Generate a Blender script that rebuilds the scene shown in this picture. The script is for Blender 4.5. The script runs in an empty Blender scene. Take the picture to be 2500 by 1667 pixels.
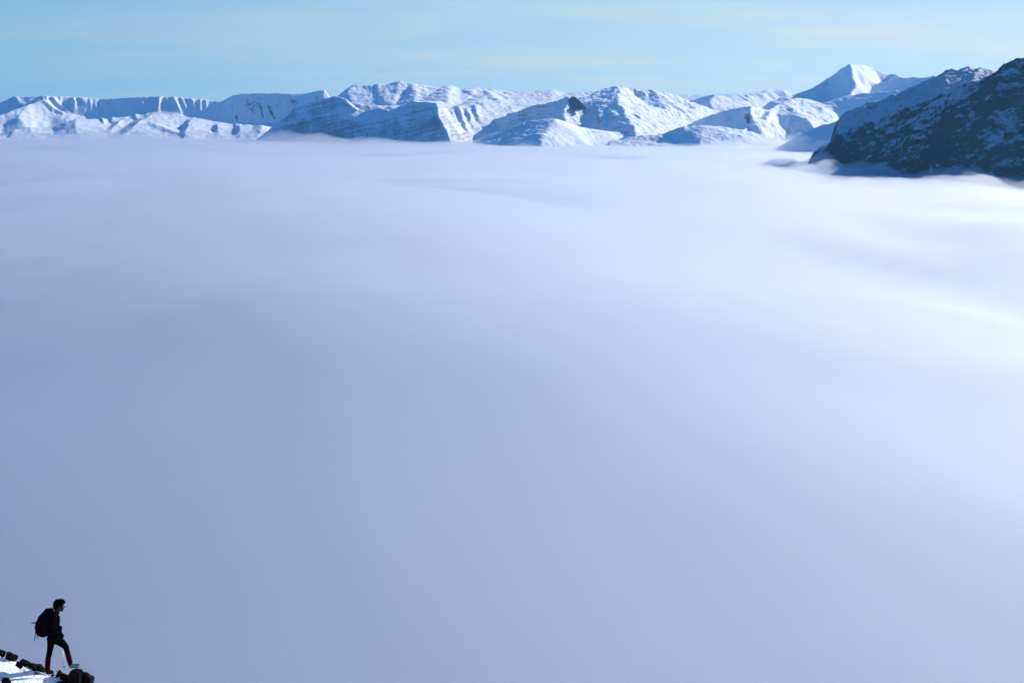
import bpy, bmesh, math, random
import numpy as np
from mathutils import Vector, Matrix
R = math.radians
sc = bpy.context.scene
col = sc.collection

# ------------------------------------------------------------------ camera, sky, sun, exposure
F, CX, CY, Y0 = 3472.0, 1250.0, 833.5, 285.0          # focal length and centre in photo pixels, eye-level row
PITCH = math.atan((CY - Y0) / F)
cam_d = bpy.data.cameras.new('camera')
cam_d.sensor_width = 36.0
cam_d.lens = 36.0 * F / 2500.0
cam_d.clip_start, cam_d.clip_end = 0.5, 200000.0
cam = bpy.data.objects.new('camera', cam_d)
cam.rotation_euler = (math.pi / 2 - PITCH, 0, 0)
col.objects.link(cam)
sc.camera = cam

SUN_AZ, SUN_EL = R(56.0), R(23.0)                     # to the right of the view (+Y), above the horizon
SUN_DIR = Vector((math.sin(SUN_AZ) * math.cos(SUN_EL), math.cos(SUN_AZ) * math.cos(SUN_EL), math.sin(SUN_EL)))
sun_d = bpy.data.lights.new('sun', 'SUN')
sun_d.energy = 5.0
sun_d.angle = R(0.5)
sun_d.color = (1.0, 0.97, 0.91)
sun = bpy.data.objects.new('sun', sun_d)
sun.rotation_euler = SUN_DIR.to_track_quat('Z', 'Y').to_euler()
col.objects.link(sun)

world = bpy.data.worlds.new('World')
sc.world = world
world.use_nodes = True
wt = world.node_tree
wt.nodes.clear()
def wn(t, **kw):
    n = wt.nodes.new(t)
    for k, v in kw.items():
        setattr(n, k, v)
    return n
def wm(op, a, b=None, c=None):
    n = wn('ShaderNodeMath', operation=op)
    for i, v in enumerate((a, b, c)):
        if v is None: continue
        if isinstance(v, (int, float)): n.inputs[i].default_value = v
        else: wt.links.new(v, n.inputs[i])
    return n.outputs[0]
sky = wn('ShaderNodeTexSky', sky_type='NISHITA', sun_disc=False, sun_elevation=SUN_EL, sun_rotation=SUN_AZ,
         altitude=2500.0, air_density=1.0, dust_density=0.3, ozone_density=4.0)
tc = wn('ShaderNodeTexCoord')
sep = wn('ShaderNodeSeparateXYZ')
wt.links.new(tc.outputs['Generated'], sep.inputs[0])
den = wm('ADD', wm('MAXIMUM', sep.outputs[2], 0.0), 0.06)
cmb = wn('ShaderNodeCombineXYZ')
wt.links.new(wm('DIVIDE', sep.outputs[0], den), cmb.inputs[0])
wt.links.new(wm('DIVIDE', sep.outputs[1], den), cmb.inputs[1])
mp = wn('ShaderNodeMapping')
mp.inputs['Scale'].default_value = (0.55, 0.9, 1)
mp.inputs['Rotation'].default_value = (0, 0, R(12))
wt.links.new(cmb.outputs[0], mp.inputs[0])
nz = wn('ShaderNodeTexNoise')
nz.inputs['Scale'].default_value = 0.9
nz.inputs['Detail'].default_value = 6
nz.inputs['Roughness'].default_value = 0.55
nz.inputs['Distortion'].default_value = 0.5
wt.links.new(mp.outputs[0], nz.inputs['Vector'])
cr = wn('ShaderNodeMapRange', interpolation_type='SMOOTHSTEP')
cr.inputs[1].default_value, cr.inputs[2].default_value = 0.36, 0.74
cr.inputs[3].default_value, cr.inputs[4].default_value = 0.0, 0.24
wt.links.new(nz.outputs[0], cr.inputs[0])
tint = wn('ShaderNodeMix', data_type='RGBA', blend_type='MULTIPLY')
tint.inputs[0].default_value = 1.0
tint.inputs[7].default_value = (0.08, 1.20, 2.10, 1)
wt.links.new(sky.outputs[0], tint.inputs[6])
mixc = wn('ShaderNodeMix', data_type='RGBA')
veil = wn('ShaderNodeMapRange', interpolation_type='SMOOTHSTEP')
veil.inputs[1].default_value, veil.inputs[2].default_value = 0.02, 0.24
veil.inputs[3].default_value, veil.inputs[4].default_value = 1.0, 0.0
wt.links.new(sep.outputs[2], veil.inputs[0])
cov = wm('MULTIPLY', wm('ADD', wm('MULTIPLY', cr.outputs[0], 0.9), 0.74), wm('ADD', wm('MULTIPLY', veil.outputs[0], 0.95), 0.05))
wt.links.new(wm('MINIMUM', cov, 1.0), mixc.inputs[0])
wt.links.new(tint.outputs[2], mixc.inputs[6])
# thin high cirrus scatters the sunlight forward: bluish away from the sun, white towards it
vd = wn('ShaderNodeVectorMath', operation='DOT_PRODUCT')
wt.links.new(tc.outputs['Generated'], vd.inputs[0])
vd.inputs[1].default_value = SUN_DIR
fw = wn('ShaderNodeMapRange', interpolation_type='SMOOTHSTEP')
fw.inputs[1].default_value, fw.inputs[2].default_value = 0.0, 1.0
wt.links.new(vd.outputs['Value'], fw.inputs[0])
cc = wn('ShaderNodeMix', data_type='RGBA')
wt.links.new(fw.outputs[0], cc.inputs[0])
cc.inputs[6].default_value = (3.9, 6.9, 8.6, 1)
cc.inputs[7].default_value = (13.0, 13.4, 11.2, 1)
wt.links.new(cc.outputs[2], mixc.inputs[7])
bg = wn('ShaderNodeBackground')
bg.inputs[1].default_value = 0.058
wt.links.new(mixc.outputs[2], bg.inputs[0])
wo = wn('ShaderNodeOutputWorld')
wt.links.new(bg.outputs[0], wo.inputs[0])

vs = sc.view_settings
vs.view_transform, vs.look, vs.exposure, vs.gamma, vs.use_curve_mapping = 'Standard', 'None', 0.29, 1.0, False
cy = sc.cycles
cy.use_denoising = True
cy.use_adaptive_sampling, cy.adaptive_threshold, cy.adaptive_min_samples = True, 0.02, 16
cy.max_bounces, cy.diffuse_bounces, cy.volume_bounces, cy.transparent_max_bounces = 4, 2, 2, 8

# ------------------------------------------------------------------ helpers
cp, sp = math.cos(PITCH), math.sin(PITCH)
def P(px, py, Y):
    """point at world depth Y seen at photo pixel (px, py)"""
    u, v = (px - CX) / F, (CY - py) / F
    d = (u, cp + v * sp, -sp + v * cp)
    s = Y / d[1]
    return Vector((d[0] * s, Y, d[2] * s))

def tag(o, label=None, cat=None, group=None, kind=None):
    if label: o['label'] = label
    if cat: o['category'] = cat
    if group: o['group'] = group
    if kind: o['kind'] = kind
    return o

def hash2(ix, iy, seed):
    h = (ix.astype(np.int64) * 374761393 + iy.astype(np.int64) * 668265263 + seed * 2147483647 + 974711) & 0xFFFFFFFF
    h = ((h ^ (h >> 13)) * 1274126177) & 0xFFFFFFFF
    h = ((h ^ (h >> 16)) * 2246822519) & 0xFFFFFFFF
    return (h ^ (h >> 15)) & 0xFFFFFFFF
def perlin(x, y, seed=0):
    ix, iy = np.floor(x), np.floor(y)
    fx, fy = x - ix, y - iy
    ux = fx * fx * fx * (fx * (fx * 6 - 15) + 10)
    uy = fy * fy * fy * (fy * (fy * 6 - 15) + 10)
    def g(dx, dy):
        a = hash2(ix + dx, iy + dy, seed) * (2 * math.pi / 4294967296.0)
        return np.cos(a) * (fx - dx) + np.sin(a) * (fy - dy)
    a = g(0, 0) * (1 - ux) + g(1, 0) * ux
    b = g(0, 1) * (1 - ux) + g(1, 1) * ux
    return (a * (1 - uy) + b * uy) * 1.5
def fbm(x, y, octv=5, seed=0, gain=0.5, ridged=False):
    s, a, tot = 0.0, 1.0, 0.0
    for i in range(octv):
        n = perlin(x, y, seed + i * 17)
        if ridged: n = 1 - 2 * np.abs(n)
        s = s + a * n
        tot += a
        a *= gain
        x, y = x * 2.03 + 5.3, y * 2.03 - 3.7
    return s / tot

def grid_mesh(name, X, Yg, Z, closed_to=None):
    """a height sheet (2-D arrays) as a mesh; closed_to = flat bottom level that closes it into a solid"""
    ny, nx = X.shape
    v = np.stack([X.ravel(), Yg.ravel(), Z.ravel()], 1)
    i = np.arange(ny * nx).reshape(ny, nx)
    q = np.stack([i[:-1, :-1], i[:-1, 1:], i[1:, 1:], i[1:, :-1]], -1).reshape(-1, 4)
    n_top = len(v)
    loops, starts, totals = [q.ravel()], list(range(0, len(q) * 4, 4)), [4] * len(q)
    if closed_to is not None:
        rim = np.concatenate([i[0, :-1], i[:-1, -1], i[-1, :0:-1], i[:0:-1, 0]])
        low = v[rim].copy(); low[:, 2] = closed_to
        v = np.concatenate([v, low])
        k = np.arange(len(rim)); kn = (k + 1) % len(rim)
        side = np.stack([rim[kn], rim[k], n_top + k, n_top + kn], 1)
        pos = len(q) * 4
        loops.append(side.ravel())
        starts += list(range(pos, pos + len(side) * 4, 4)); totals += [4] * len(side)
        pos += len(side) * 4
        loops.append((n_top + k)[::-1])
        starts.append(pos); totals.append(len(k))
    loops = np.concatenate(loops).astype(np.int32)
    m = bpy.data.meshes.new(name)
    m.vertices.add(len(v)); m.loops.add(len(loops)); m.polygons.add(len(starts))
    m.vertices.foreach_set('co', v.astype(np.float32).ravel())
    m.loops.foreach_set('vertex_index', loops)
    m.polygons.foreach_set('loop_start', np.array(starts, np.int32))
    m.polygons.foreach_set('loop_total', np.array(totals, np.int32))
    m.polygons.foreach_set('use_smooth', np.ones(len(starts), bool))
    m.update(calc_edges=True)
    return m

def new_mat(name):
    m = bpy.data.materials.new(name)
    m.use_nodes = True
    nt = m.node_tree
    nt.nodes.clear()
    out = nt.nodes.new('ShaderNodeOutputMaterial')
    return m, nt, out
def nd(nt, t, ins=None, **kw):
    n = nt.nodes.new(t)
    for k, v in kw.items(): setattr(n, k, v)
    for k, v in (ins or {}).items():
        if hasattr(v, 'is_output') or hasattr(v, 'links'): nt.links.new(v, n.inputs[k])
        else: n.inputs[k].default_value = v
    return n

# ------------------------------------------------------------------ materials
def snow_rock_mat(name, rock=(0.06, 0.055, 0.05), steep=(0.62, 0.80), nscale=0.004, patch=0.5, cover=0.0,
                  strata=None, bump=0.0, rmax=1.0):
    """snow with bare rock where it is steep; patch = how much noise breaks the border, cover = extra bare ground"""
    m, nt, out = new_mat(name)
    geo = nd(nt, 'ShaderNodeNewGeometry')
    sx = nd(nt, 'ShaderNodeSeparateXYZ', {0: geo.outputs['Normal']})
    n1 = nd(nt, 'ShaderNodeTexNoise', {'Vector': geo.outputs['Position'], 'Scale': nscale, 'Detail': 8.0, 'Roughness': 0.62})
    n2 = nd(nt, 'ShaderNodeTexNoise', {'Vector': geo.outputs['Position'], 'Scale': nscale * 7, 'Detail': 5.0, 'Roughness': 0.6})
    a = nd(nt, 'ShaderNodeMath', {0: n1.outputs[0], 1: n2.outputs[0]}, operation='ADD')
    a = nd(nt, 'ShaderNodeMath', {0: a.outputs[0], 1: -1.0}, operation='ADD')
    a = nd(nt, 'ShaderNodeMath', {0: a.outputs[0], 1: patch, 2: sx.outputs[2]}, operation='MULTIPLY_ADD')
    a = nd(nt, 'ShaderNodeMath', {0: a.outputs[0], 1: -cover}, operation='ADD')
    last = a.outputs[0]
    if strata:
        tx, tz, per, amt = strata
        sp_ = nd(nt, 'ShaderNodeSeparateXYZ', {0: geo.outputs['Position']})
        s1 = nd(nt, 'ShaderNodeMath', {0: sp_.outputs[0], 1: tx, 2: sp_.outputs[2]}, operation='MULTIPLY_ADD')
        s2 = nd(nt, 'ShaderNodeMath', {0: n1.outputs[0], 1: tz, 2: s1.outputs[0]}, operation='MULTIPLY_ADD')
        cv = nd(nt, 'ShaderNodeCombineXYZ', {2: s2.outputs[0]})
        nb = nd(nt, 'ShaderNodeTexNoise', {'Vector': cv.outputs[0], 'Scale': 1.0 / per, 'Detail': 3.0, 'Roughness': 0.7})
        nb2 = nd(nt, 'ShaderNodeMapRange', {0: nb.outputs[0], 1: 0.42, 2: 0.62, 3: 0.0, 4: amt})
        last = nd(nt, 'ShaderNodeMath', {0: last, 1: nb2.outputs[0]}, operation='SUBTRACT').outputs[0]
    f = nd(nt, 'ShaderNodeMapRange', {0: last, 1: steep[0], 2: steep[1], 3: rmax, 4: 0.0}, interpolation_type='SMOOTHSTEP')
    nr = nd(nt, 'ShaderNodeTexNoise', {'Vector': geo.outputs['Position'], 'Scale': nscale * 12, 'Detail': 4.0})
    rk = nd(nt, 'ShaderNodeMix', {0: nr.outputs[0], 6: tuple(c * 0.6 for c in rock) + (1,), 7: tuple(c * 1.5 for c in rock) + (1,)}, data_type='RGBA')
    mx = nd(nt, 'ShaderNodeMix', {0: f.outputs[0], 6: (0.88, 0.90, 0.92, 1), 7: rk.outputs[2]}, data_type='RGBA')
    b = nd(nt, 'ShaderNodeBsdfPrincipled', {'Base Color': mx.outputs[2], 'Roughness': 0.85, 'Specular IOR Level': 0.15})
    if bump:
        bp = nd(nt, 'ShaderNodeBump', {'Height': n2.outputs[0], 'Distance': bump, 'Strength': 1.0})
        nt.links.new(bp.outputs[0], b.inputs['Normal'])
    nt.links.new(b.outputs[0], out.inputs[0])
    return m

def hill_mat():
    """snow-dusted hillside with dark scrub and rock in clumps and bands"""
    m, nt, out = new_mat('scrub_hill')
    geo = nd(nt, 'ShaderNodeNewGeometry')
    sx = nd(nt, 'ShaderNodeSeparateXYZ', {0: geo.outputs['Normal']})
    sc_ = lambda v, s_, d: nd(nt, 'ShaderNodeTexNoise', {'Vector': v, 'Scale': s_, 'Detail': d, 'Roughness': 0.6}).outputs[0]
    pos = geo.outputs['Position']
    ma = lambda x, k, y: nd(nt, 'ShaderNodeMath', {0: x, 1: k, 2: y}, operation='MULTIPLY_ADD').outputs[0]
    v = ma(sc_(pos, 0.0022, 3.0), 1.5, -0.75)
    st = nd(nt, 'ShaderNodeMapping', {0: pos, 'Rotation': (0, 0, R(-40)), 'Scale': (0.55, 1.0, 1.5)}).outputs[0]
    v = ma(sc_(st, 0.0105, 7.0), 2.4, v)
    v = ma(sc_(pos, 0.080, 4.0), 0.95, v)
    at_ = nd(nt, 'ShaderNodeAttribute', attribute_name='snowfield').outputs['Fac']
    v = ma(at_, 0.5, v)
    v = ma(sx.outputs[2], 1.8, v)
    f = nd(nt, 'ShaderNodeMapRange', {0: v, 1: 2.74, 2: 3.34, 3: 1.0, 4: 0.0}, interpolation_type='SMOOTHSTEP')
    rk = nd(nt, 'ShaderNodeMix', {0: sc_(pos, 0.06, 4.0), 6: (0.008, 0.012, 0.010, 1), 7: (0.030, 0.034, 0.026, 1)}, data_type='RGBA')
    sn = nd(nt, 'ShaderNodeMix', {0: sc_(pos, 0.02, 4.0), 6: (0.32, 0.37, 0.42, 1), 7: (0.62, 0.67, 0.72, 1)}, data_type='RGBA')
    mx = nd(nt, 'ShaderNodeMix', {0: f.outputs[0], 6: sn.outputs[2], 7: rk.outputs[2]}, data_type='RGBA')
    b = nd(nt, 'ShaderNodeBsdfPrincipled', {'Base Color': mx.outputs[2], 'Roughness': 0.9, 'Specular IOR Level': 0.1})
    nt.links.new(b.outputs[0], out.inputs[0])
    return m

def plain_mat(name, c, rough=0.8, var=0.35, scale=8.0, spec=0.3, bump=0.0):
    m, nt, out = new_mat(name)
    t = nd(nt, 'ShaderNodeTexCoord')
    n = nd(nt, 'ShaderNodeTexNoise', {'Vector': t.outputs['Object'], 'Scale': scale, 'Detail': 5.0, 'Roughness': 0.6})
    mx = nd(nt, 'ShaderNodeMix', {0: n.outputs[0], 6: tuple(x * (1 - var) for x in c) + (1,), 7: tuple(min(1, x * (1 + var)) for x in c) + (1,)}, data_type='RGBA')
    b = nd(nt, 'ShaderNodeBsdfPrincipled', {'Base Color': mx.outputs[2], 'Roughness': rough, 'Specular IOR Level': spec})
    if bump:
        bp = nd(nt, 'ShaderNodeBump', {'Height': n.outputs[0], 'Distance': bump})
        nt.links.new(bp.outputs[0], b.inputs['Normal'])
    nt.links.new(b.outputs[0], out.inputs[0])
    return m

def volume_mat(name, color, density, g):
    m, nt, out = new_mat(name)
    v = nd(nt, 'ShaderNodeVolumePrincipled', {'Color': color + (1,), 'Density': density, 'Anisotropy': g})
    nt.links.new(v.outputs[0], out.inputs['Volume'])
    return m

# ------------------------------------------------------------------ the sea of clouds
CLOUD_Z = -300.0
def cloud_height(x, y):
    """gentle swells of the cloud deck, longer than they are high"""
    w = fbm(x / 5200.0, y / 6800.0, 2, 3) * 420
    z = 44 * fbm((x + w) / 2100.0, (y - w) / 3600.0, 1, 11) * (1 - 0.75 * np.clip((x - 200) / 900.0, 0, 1))
    z = z + 20 * fbm((x + w) / 820.0, (y + w) / 1500.0, 1, 23) + 11 * fbm((x + w) / 430.0, (y - w) / 900.0, 1, 26)
    z = z + 3 * fbm((x - w) / 260.0, y / 420.0, 2, 29)
    ss = lambda v: np.clip(v, 0, 1) ** 2 * (3 - 2 * np.clip(v, 0, 1))
    z = z * (0.3 + 0.7 * ss((y + 1000) / 4500.0)) * (1 - 0.7 * ss((y - 3500) / 8500.0))
    z = z + 60 * np.exp(-((x + 850) / 520.0) ** 2 - ((y - 4600) / 2100.0) ** 2)
    z = z - 28 * np.exp(-((x - 2500) / 1100.0) ** 2 - ((y - 8000) / 1300.0) ** 2)
    # the bank falls off gently to both sides of the valley
    e = np.clip((y - 2600) / 6200.0, 0, 1)
    e = 1 - e * e * (3 - 2 * e)
    dr = 0.26 * 250 * np.logaddexp(0, (x - 60) / 250.0)
    dl = 0.09 * 250 * np.logaddexp(0, (-x - 100) / 250.0)
    z = z - e * (190 * (1 - np.exp(-dr / 190.0)) + 190 * (1 - np.exp(-dl / 190.0)))
    # it lies lower against the far range
    q = np.clip((y - 6000) / 9000.0, 0, 1)
    far = np.clip((y - 9000) / 5000.0, 0, 1)
    return CLOUD_Z + z - 60 * q * q * (3 - 2 * q) + far * 26 * fbm(x / 1300.0, y / 1800.0, 3, 37)

def axis(lo, hi, n, k):
    t = np.linspace(-1, 1, n)
    s = np.sinh(k * t) / np.sinh(k)
    return np.where(s < 0, -s * lo, s * hi)
xs = axis(-30000, 30000, 361, 3.5)
ys = np.concatenate([np.linspace(-2500, 300, 30)[:-1], np.geomspace(300, 42000, 420)])
GX, GY = np.meshgrid(xs, ys)
cm, nt, out = new_mat('cloud_top')
b = nd(nt, 'ShaderNodeBsdfPrincipled', {'Base Color': (0.275, 0.325, 0.445, 1), 'Roughness': 1.0, 'Specular IOR Level': 0.0})
nt.links.new(b.outputs[0], out.inputs[0])
CZ = cloud_height(GX, GY)
me = grid_mesh('sea_of_clouds', GX, GY, CZ)
me.materials.append(cm)
cloud = bpy.data.objects.new('sea_of_clouds', me)
col.objects.link(cloud)
tag(cloud, 'smooth pale blue and white sea of clouds filling the valley', 'clouds', kind='stuff')

mxs = axis(-29000, 29000, 161, 3.5)
mys = np.concatenate([np.linspace(-2400, 300, 12)[:-1], np.geomspace(300, 40000, 170)])
MX, MY = np.meshgrid(mxs, mys)
MC = cloud_height(MX, MY)
for th, dn, sd, amp in ((13, 1 / 130.0, 41, 0.8), (60, 1 / 480.0, 59, 1.4)):
    top = MC + th * np.maximum(0.15, 1 + amp * fbm(MX / 1500.0, MY / 2600.0, 2, sd)) * (1 - 0.55 * np.clip((MY - 5000) / 9000.0, 0, 1))
    me = grid_mesh('mist', MX, MY, top, closed_to=-560.0)
    me.materials.append(volume_mat('mist_volume', (0.95, 0.965, 0.985), dn, 0.70))
    o = bpy.data.objects.new('mist', me)
    col.objects.link(o)
    tag(o, 'thin white mist drifting over the top of the clouds', 'mist', kind='stuff')

# shreds of mist lapping up against the feet of the far range and of the dark hill
for nm, (x0, x1, y0, y1), (nx, ny), hgt, wl, dn, sd in (
        ('far', (-8500, 6500, 12500, 20500), (300, 60), 165.0, (1300.0, 3400.0), 1 / 2300.0, 71),
        ('hill', (700, 3900, 6300, 9600), (120, 90), 135.0, (420.0, 900.0), 1 / 260.0, 83)):
    LX, LY = np.meshgrid(np.linspace(x0, x1, nx), np.linspace(y0, y1, ny))
    ed = np.clip(np.minimum.reduce([LX - x0, x1 - LX, (LY - y0), (y1 - LY)]) / 900.0, 0, 1)
    top = cloud_height(LX, LY) - 20 + ed * hgt * np.clip(0.42 + 1.6 * fbm(LX / wl[0], LY / wl[1], 4, sd), 0, 2)
    me = grid_mesh('mist', LX, LY, top, closed_to=-555.0)
    me.materials.append(volume_mat('mist_volume', (0.95, 0.965, 0.985), dn, 0.7))
    o = bpy.data.objects.new('mist', me)
    col.objects.link(o)
    tag(o, 'soft shreds of mist at the foot of the ' + ('far range' if nm == 'far' else 'dark hill'), 'mist', kind='stuff')

# ------------------------------------------------------------------ mountains
from mathutils.geometry import delaunay_2d_cdt
def A(x, y): return (x / 1.8816, 98 + y / 1.8816)          # two traced strips of the photo -> photo pixels
def B(x, y): return (1250 + x / 1.8816, 98 + y / 1.8816)
BASE_Z = -440.0
def mountain(name, label, mat, lines, base, xr, yr, res, seed, tr=A, bumps=(), rough=(16, 420.0), fine=(6, 85.0),
             warp=35.0, terr=None, back=1300.0, drop=420.0, gully=15.0, base_z=BASE_Z, soft=8):
    """terrain from ridge and gully lines: lines = lists of (x, y, depth km), the first is the skyline;
    base = (x, depth km) along the foot; bumps = (line, left width, right width, height) small spurs on it"""
    V, E, IMG = [], [], []
    def add_line(pts):
        k0 = len(V)
        for p in pts: V.append(p)
        E.extend((k0 + i, k0 + i + 1) for i in range(len(pts) - 1))
    for ln in lines:
        add_line([P(*tr(x, y), d * 1000.0) for x, y, d in ln])
    add_line([Vector(((tr(x, 0)[0] - CX) / F * d * 1000.0, d * 1000.0, base_z)) for x, d in base])
    sky_ = lines[0]
    for (x, y, d), sg in ((sky_[0], -1), (sky_[-1], 1)):  # run both ends of the skyline down to the foot
        e_ = P(*tr(x, y), d * 1000.0)
        V.append(Vector((e_.x + sg * 1.2 * (e_.z - base_z), e_.y, base_z)))
    add_line([P(*tr(x, y), d * 1000.0 + 0) + Vector((0, back, -drop)) for x, y, d in sky_])
    co, ed, fc, vo, _, _ = delaunay_2d_cdt([Vector((v.x, v.y)) for v in V], E, [], 0, 1.0)
    zc = [V[o[0]].z if o else None for o in vo]
    for i, z in enumerate(zc):
        if z is None:                                     # crossing of two lines: nearest given height
            zc[i] = min(V, key=lambda v: (v.x - co[i].x) ** 2 + (v.y - co[i].y) ** 2).z
    def to_px(x, y, z):
        dpt = y * cp - z * sp
        return (CX + F * x / dpt, CY - F * (z * cp + y * sp) / dpt)
    tris = []
    for f_ in fc:
        for i in range(1, len(f_) - 1):
            tris.append((f_[0], f_[i], f_[i + 1]))
    PX = [to_px(c.x, c.y, z) for c, z in zip(co, zc)]
    def depth_at(px, py):
        best = None
        for t in tris:
            (x0, y0), (x1, y1), (x2, y2) = (PX[i] for i in t)
            den = (y1 - y2) * (x0 - x2) + (x2 - x1) * (y0 - y2)
            if abs(den) < 1e-9: continue
            u = ((y1 - y2) * (px - x2) + (x2 - x1) * (py - y2)) / den
            v = ((y2 - y0) * (px - x2) + (x0 - x2) * (py - y2)) / den
            if u > -.01 and v > -.01 and u + v < 1.01:
                d = u * co[t[0]].y + v * co[t[1]].y + (1 - u - v) * co[t[2]].y
                best = d if best is None else min(best, d)
        return best
    x = np.arange(xr[0], xr[1], res[0]); y = np.arange(yr[0], yr[1], res[1])
    X, Yg = np.meshgrid(x, y)
    wx = X + warp * fbm(X / 300.0, Yg / 300.0, 4, seed + 1)
    wy = Yg + warp * fbm(X / 300.0, Yg / 300.0, 4, seed + 2)
    Z = np.full(X.shape, base_z - 10)
    for t in tris:
        a, b_, c = (co[i] for i in t)
        den = (b_.y - c.y) * (a.x - c.x) + (c.x - b_.x) * (a.y - c.y)
        if abs(den) < 1e-6: continue
        x0, x1 = min(a.x, b_.x, c.x) - 200, max(a.x, b_.x, c.x) + 200
        y0, y1 = min(a.y, b_.y, c.y) - 200, max(a.y, b_.y, c.y) + 200
        i0, i1 = np.searchsorted(x, (x0, x1)); j0, j1 = np.searchsorted(y, (y0, y1))
        if i0 >= i1 or j0 >= j1: continue
        sl = (slice(j0, j1), slice(i0, i1))
        u = ((b_.y - c.y) * (wx[sl] - c.x) + (c.x - b_.x) * (wy[sl] - c.y)) / den
        v = ((c.y - a.y) * (wx[sl] - c.x) + (a.x - c.x) * (wy[sl] - c.y)) / den
        w = 1 - u - v
        m = (u >= -1e-4) & (v >= -1e-4) & (w >= -1e-4)
        Z[sl] = np.where(m, np.maximum(Z[sl], u * zc[t[0]] + v * zc[t[1]] + w * zc[t[2]]), Z[sl])
    for _ in range(soft):                                 # weather the facets a little
        Z[1:-1] = 0.5 * Z[1:-1] + 0.25 * (Z[2:] + Z[:-2]); Z[:, 1:-1] = 0.5 * Z[:, 1:-1] + 0.25 * (Z[:, 2:] + Z[:, :-2])
    for pts, wl, wr, h in bumps:
        q = []
        for p in pts:
            px, py = tr(p[0], p[1])
            d = depth_at(px, py)
            if d: q.append(((px - CX) / F * (d * cp - 0 * sp), d))
        if len(q) < 2: continue
        k = q[0][1] / F / 1.8816
        n = len(q) - 1
        add = np.zeros(X.shape)
        for i in range(n):
            (ax, ay), (bx, by) = q[i], q[i + 1]
            dx, dy = bx - ax, by - ay
            L2 = max(dx * dx + dy * dy, 1.0)
            t = np.clip(((wx - ax) * dx + (wy - ay) * dy) / L2, 0, 1)
            ex, ey = wx - (ax + t * dx), wy - (ay + t * dy)
            dist = np.sqrt(ex * ex + ey * ey)
            w = np.where(ex > 0, wr * k, wl * k)
            al = np.sin(np.pi * np.clip(0.12 + 0.76 * (i + t) / n, 0, 1))
            add = np.maximum(add, h * al * np.clip(1 - dist / w, 0, 1))
        Z = Z + add
    Z = Z + rough[0] * (fbm(X / rough[1], Yg / rough[1], 5, seed + 5, 0.5, True) - 0.25)
    Z = Z + fine[0] * fbm(X / fine[1], Yg / fine[1], 3, seed + 9)
    if gully:                                             # runnels going down the slopes
        gm_ = np.clip(0.55 + 1.1 * fbm(X / 900.0, Yg / 900.0, 2, seed + 21), 0, 1)
        Z = Z + gully * gm_ * (fbm((X + 0.25 * Yg + 60 * fbm(X / 350.0, Yg / 500.0, 2, seed + 23)) / 150.0, Yg / 620.0, 3, seed + 25, 0.55, True) - 0.3)
    if terr:
        tilt, per, amp = terr
        s = (Z + tilt * X + 40 * fbm(X / 700.0, Yg / 700.0, 3, seed + 13)) / per
        fr = s - np.floor(s)
        Z = Z + amp * (np.clip(fr * 2.0, 0, 1) - fr) * (0.6 + 0.9 * fbm(X / 500.0, Yg / 500.0, 2, seed + 15))
    me = grid_mesh(name, X, Yg, Z)
    me.materials.append(mat)
    o = bpy.data.objects.new(name, me)
    col.objects.link(o)
    tag(o, label, kind='structure')
    return o

rock = (0.055, 0.055, 0.06)
M_mesa = snow_rock_mat('snow_mesa', rock, (0.40, 0.54), 0.003, 0.35)
M_strata = snow_rock_mat('snow_strata', rock, (0.40, 0.72), 0.003, 0.30, strata=(-0.22, 120.0, 46.0, 0.21), rmax=0.7)
M_dome = snow_rock_mat('snow_dome', rock, (0.30, 0.46), 0.003, 0.35)
M_peak = snow_rock_mat('snow_peak', rock, (0.28, 0.42), 0.003, 0.30)
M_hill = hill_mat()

def at(depth, *pts): return [(x, y, depth) for x, y in pts]
def run(d0, d1, *pts):
    """a line whose depth goes evenly from d0 to d1"""
    x0, x1 = pts[0][0], pts[-1][0]
    return [(x, y, d0 + (d1 - d0) * (x - x0) / (x1 - x0)) for x, y in pts]

# the long flat-topped escarpment on the left
rnd = random.Random(12)
flutes = []
fx = 40.0
while fx < 1500:
    top_ = float(np.interp(fx, [5, 60, 190, 310, 450, 600, 720, 850, 960, 1020, 1060, 1110, 1250, 1390, 1450, 1500], [285, 258, 256, 258, 268, 262, 256, 264, 274, 278, 256, 244, 240, 244, 232, 230]))
    foot_ = float(np.interp(fx, [5, 100, 180, 260, 330, 420, 480, 560, 640, 720, 800, 880, 970, 1040, 1200, 1500], [345, 312, 290, 330, 345, 360, 385, 365, 345, 335, 345, 365, 392, 395, 388, 385]))
    l_ = rnd.uniform(0.45, 0.95)
    flutes.append(([(fx, top_ + 6), (fx + rnd.uniform(0, 10), top_ + (foot_ - top_) * l_ * 0.5), (fx + rnd.uniform(2, 22), top_ + (foot_ - top_) * l_)], 6, rnd.uniform(9, 22), rnd.uniform(2, 24)))
    fx += rnd.uniform(12, 75)
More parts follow.
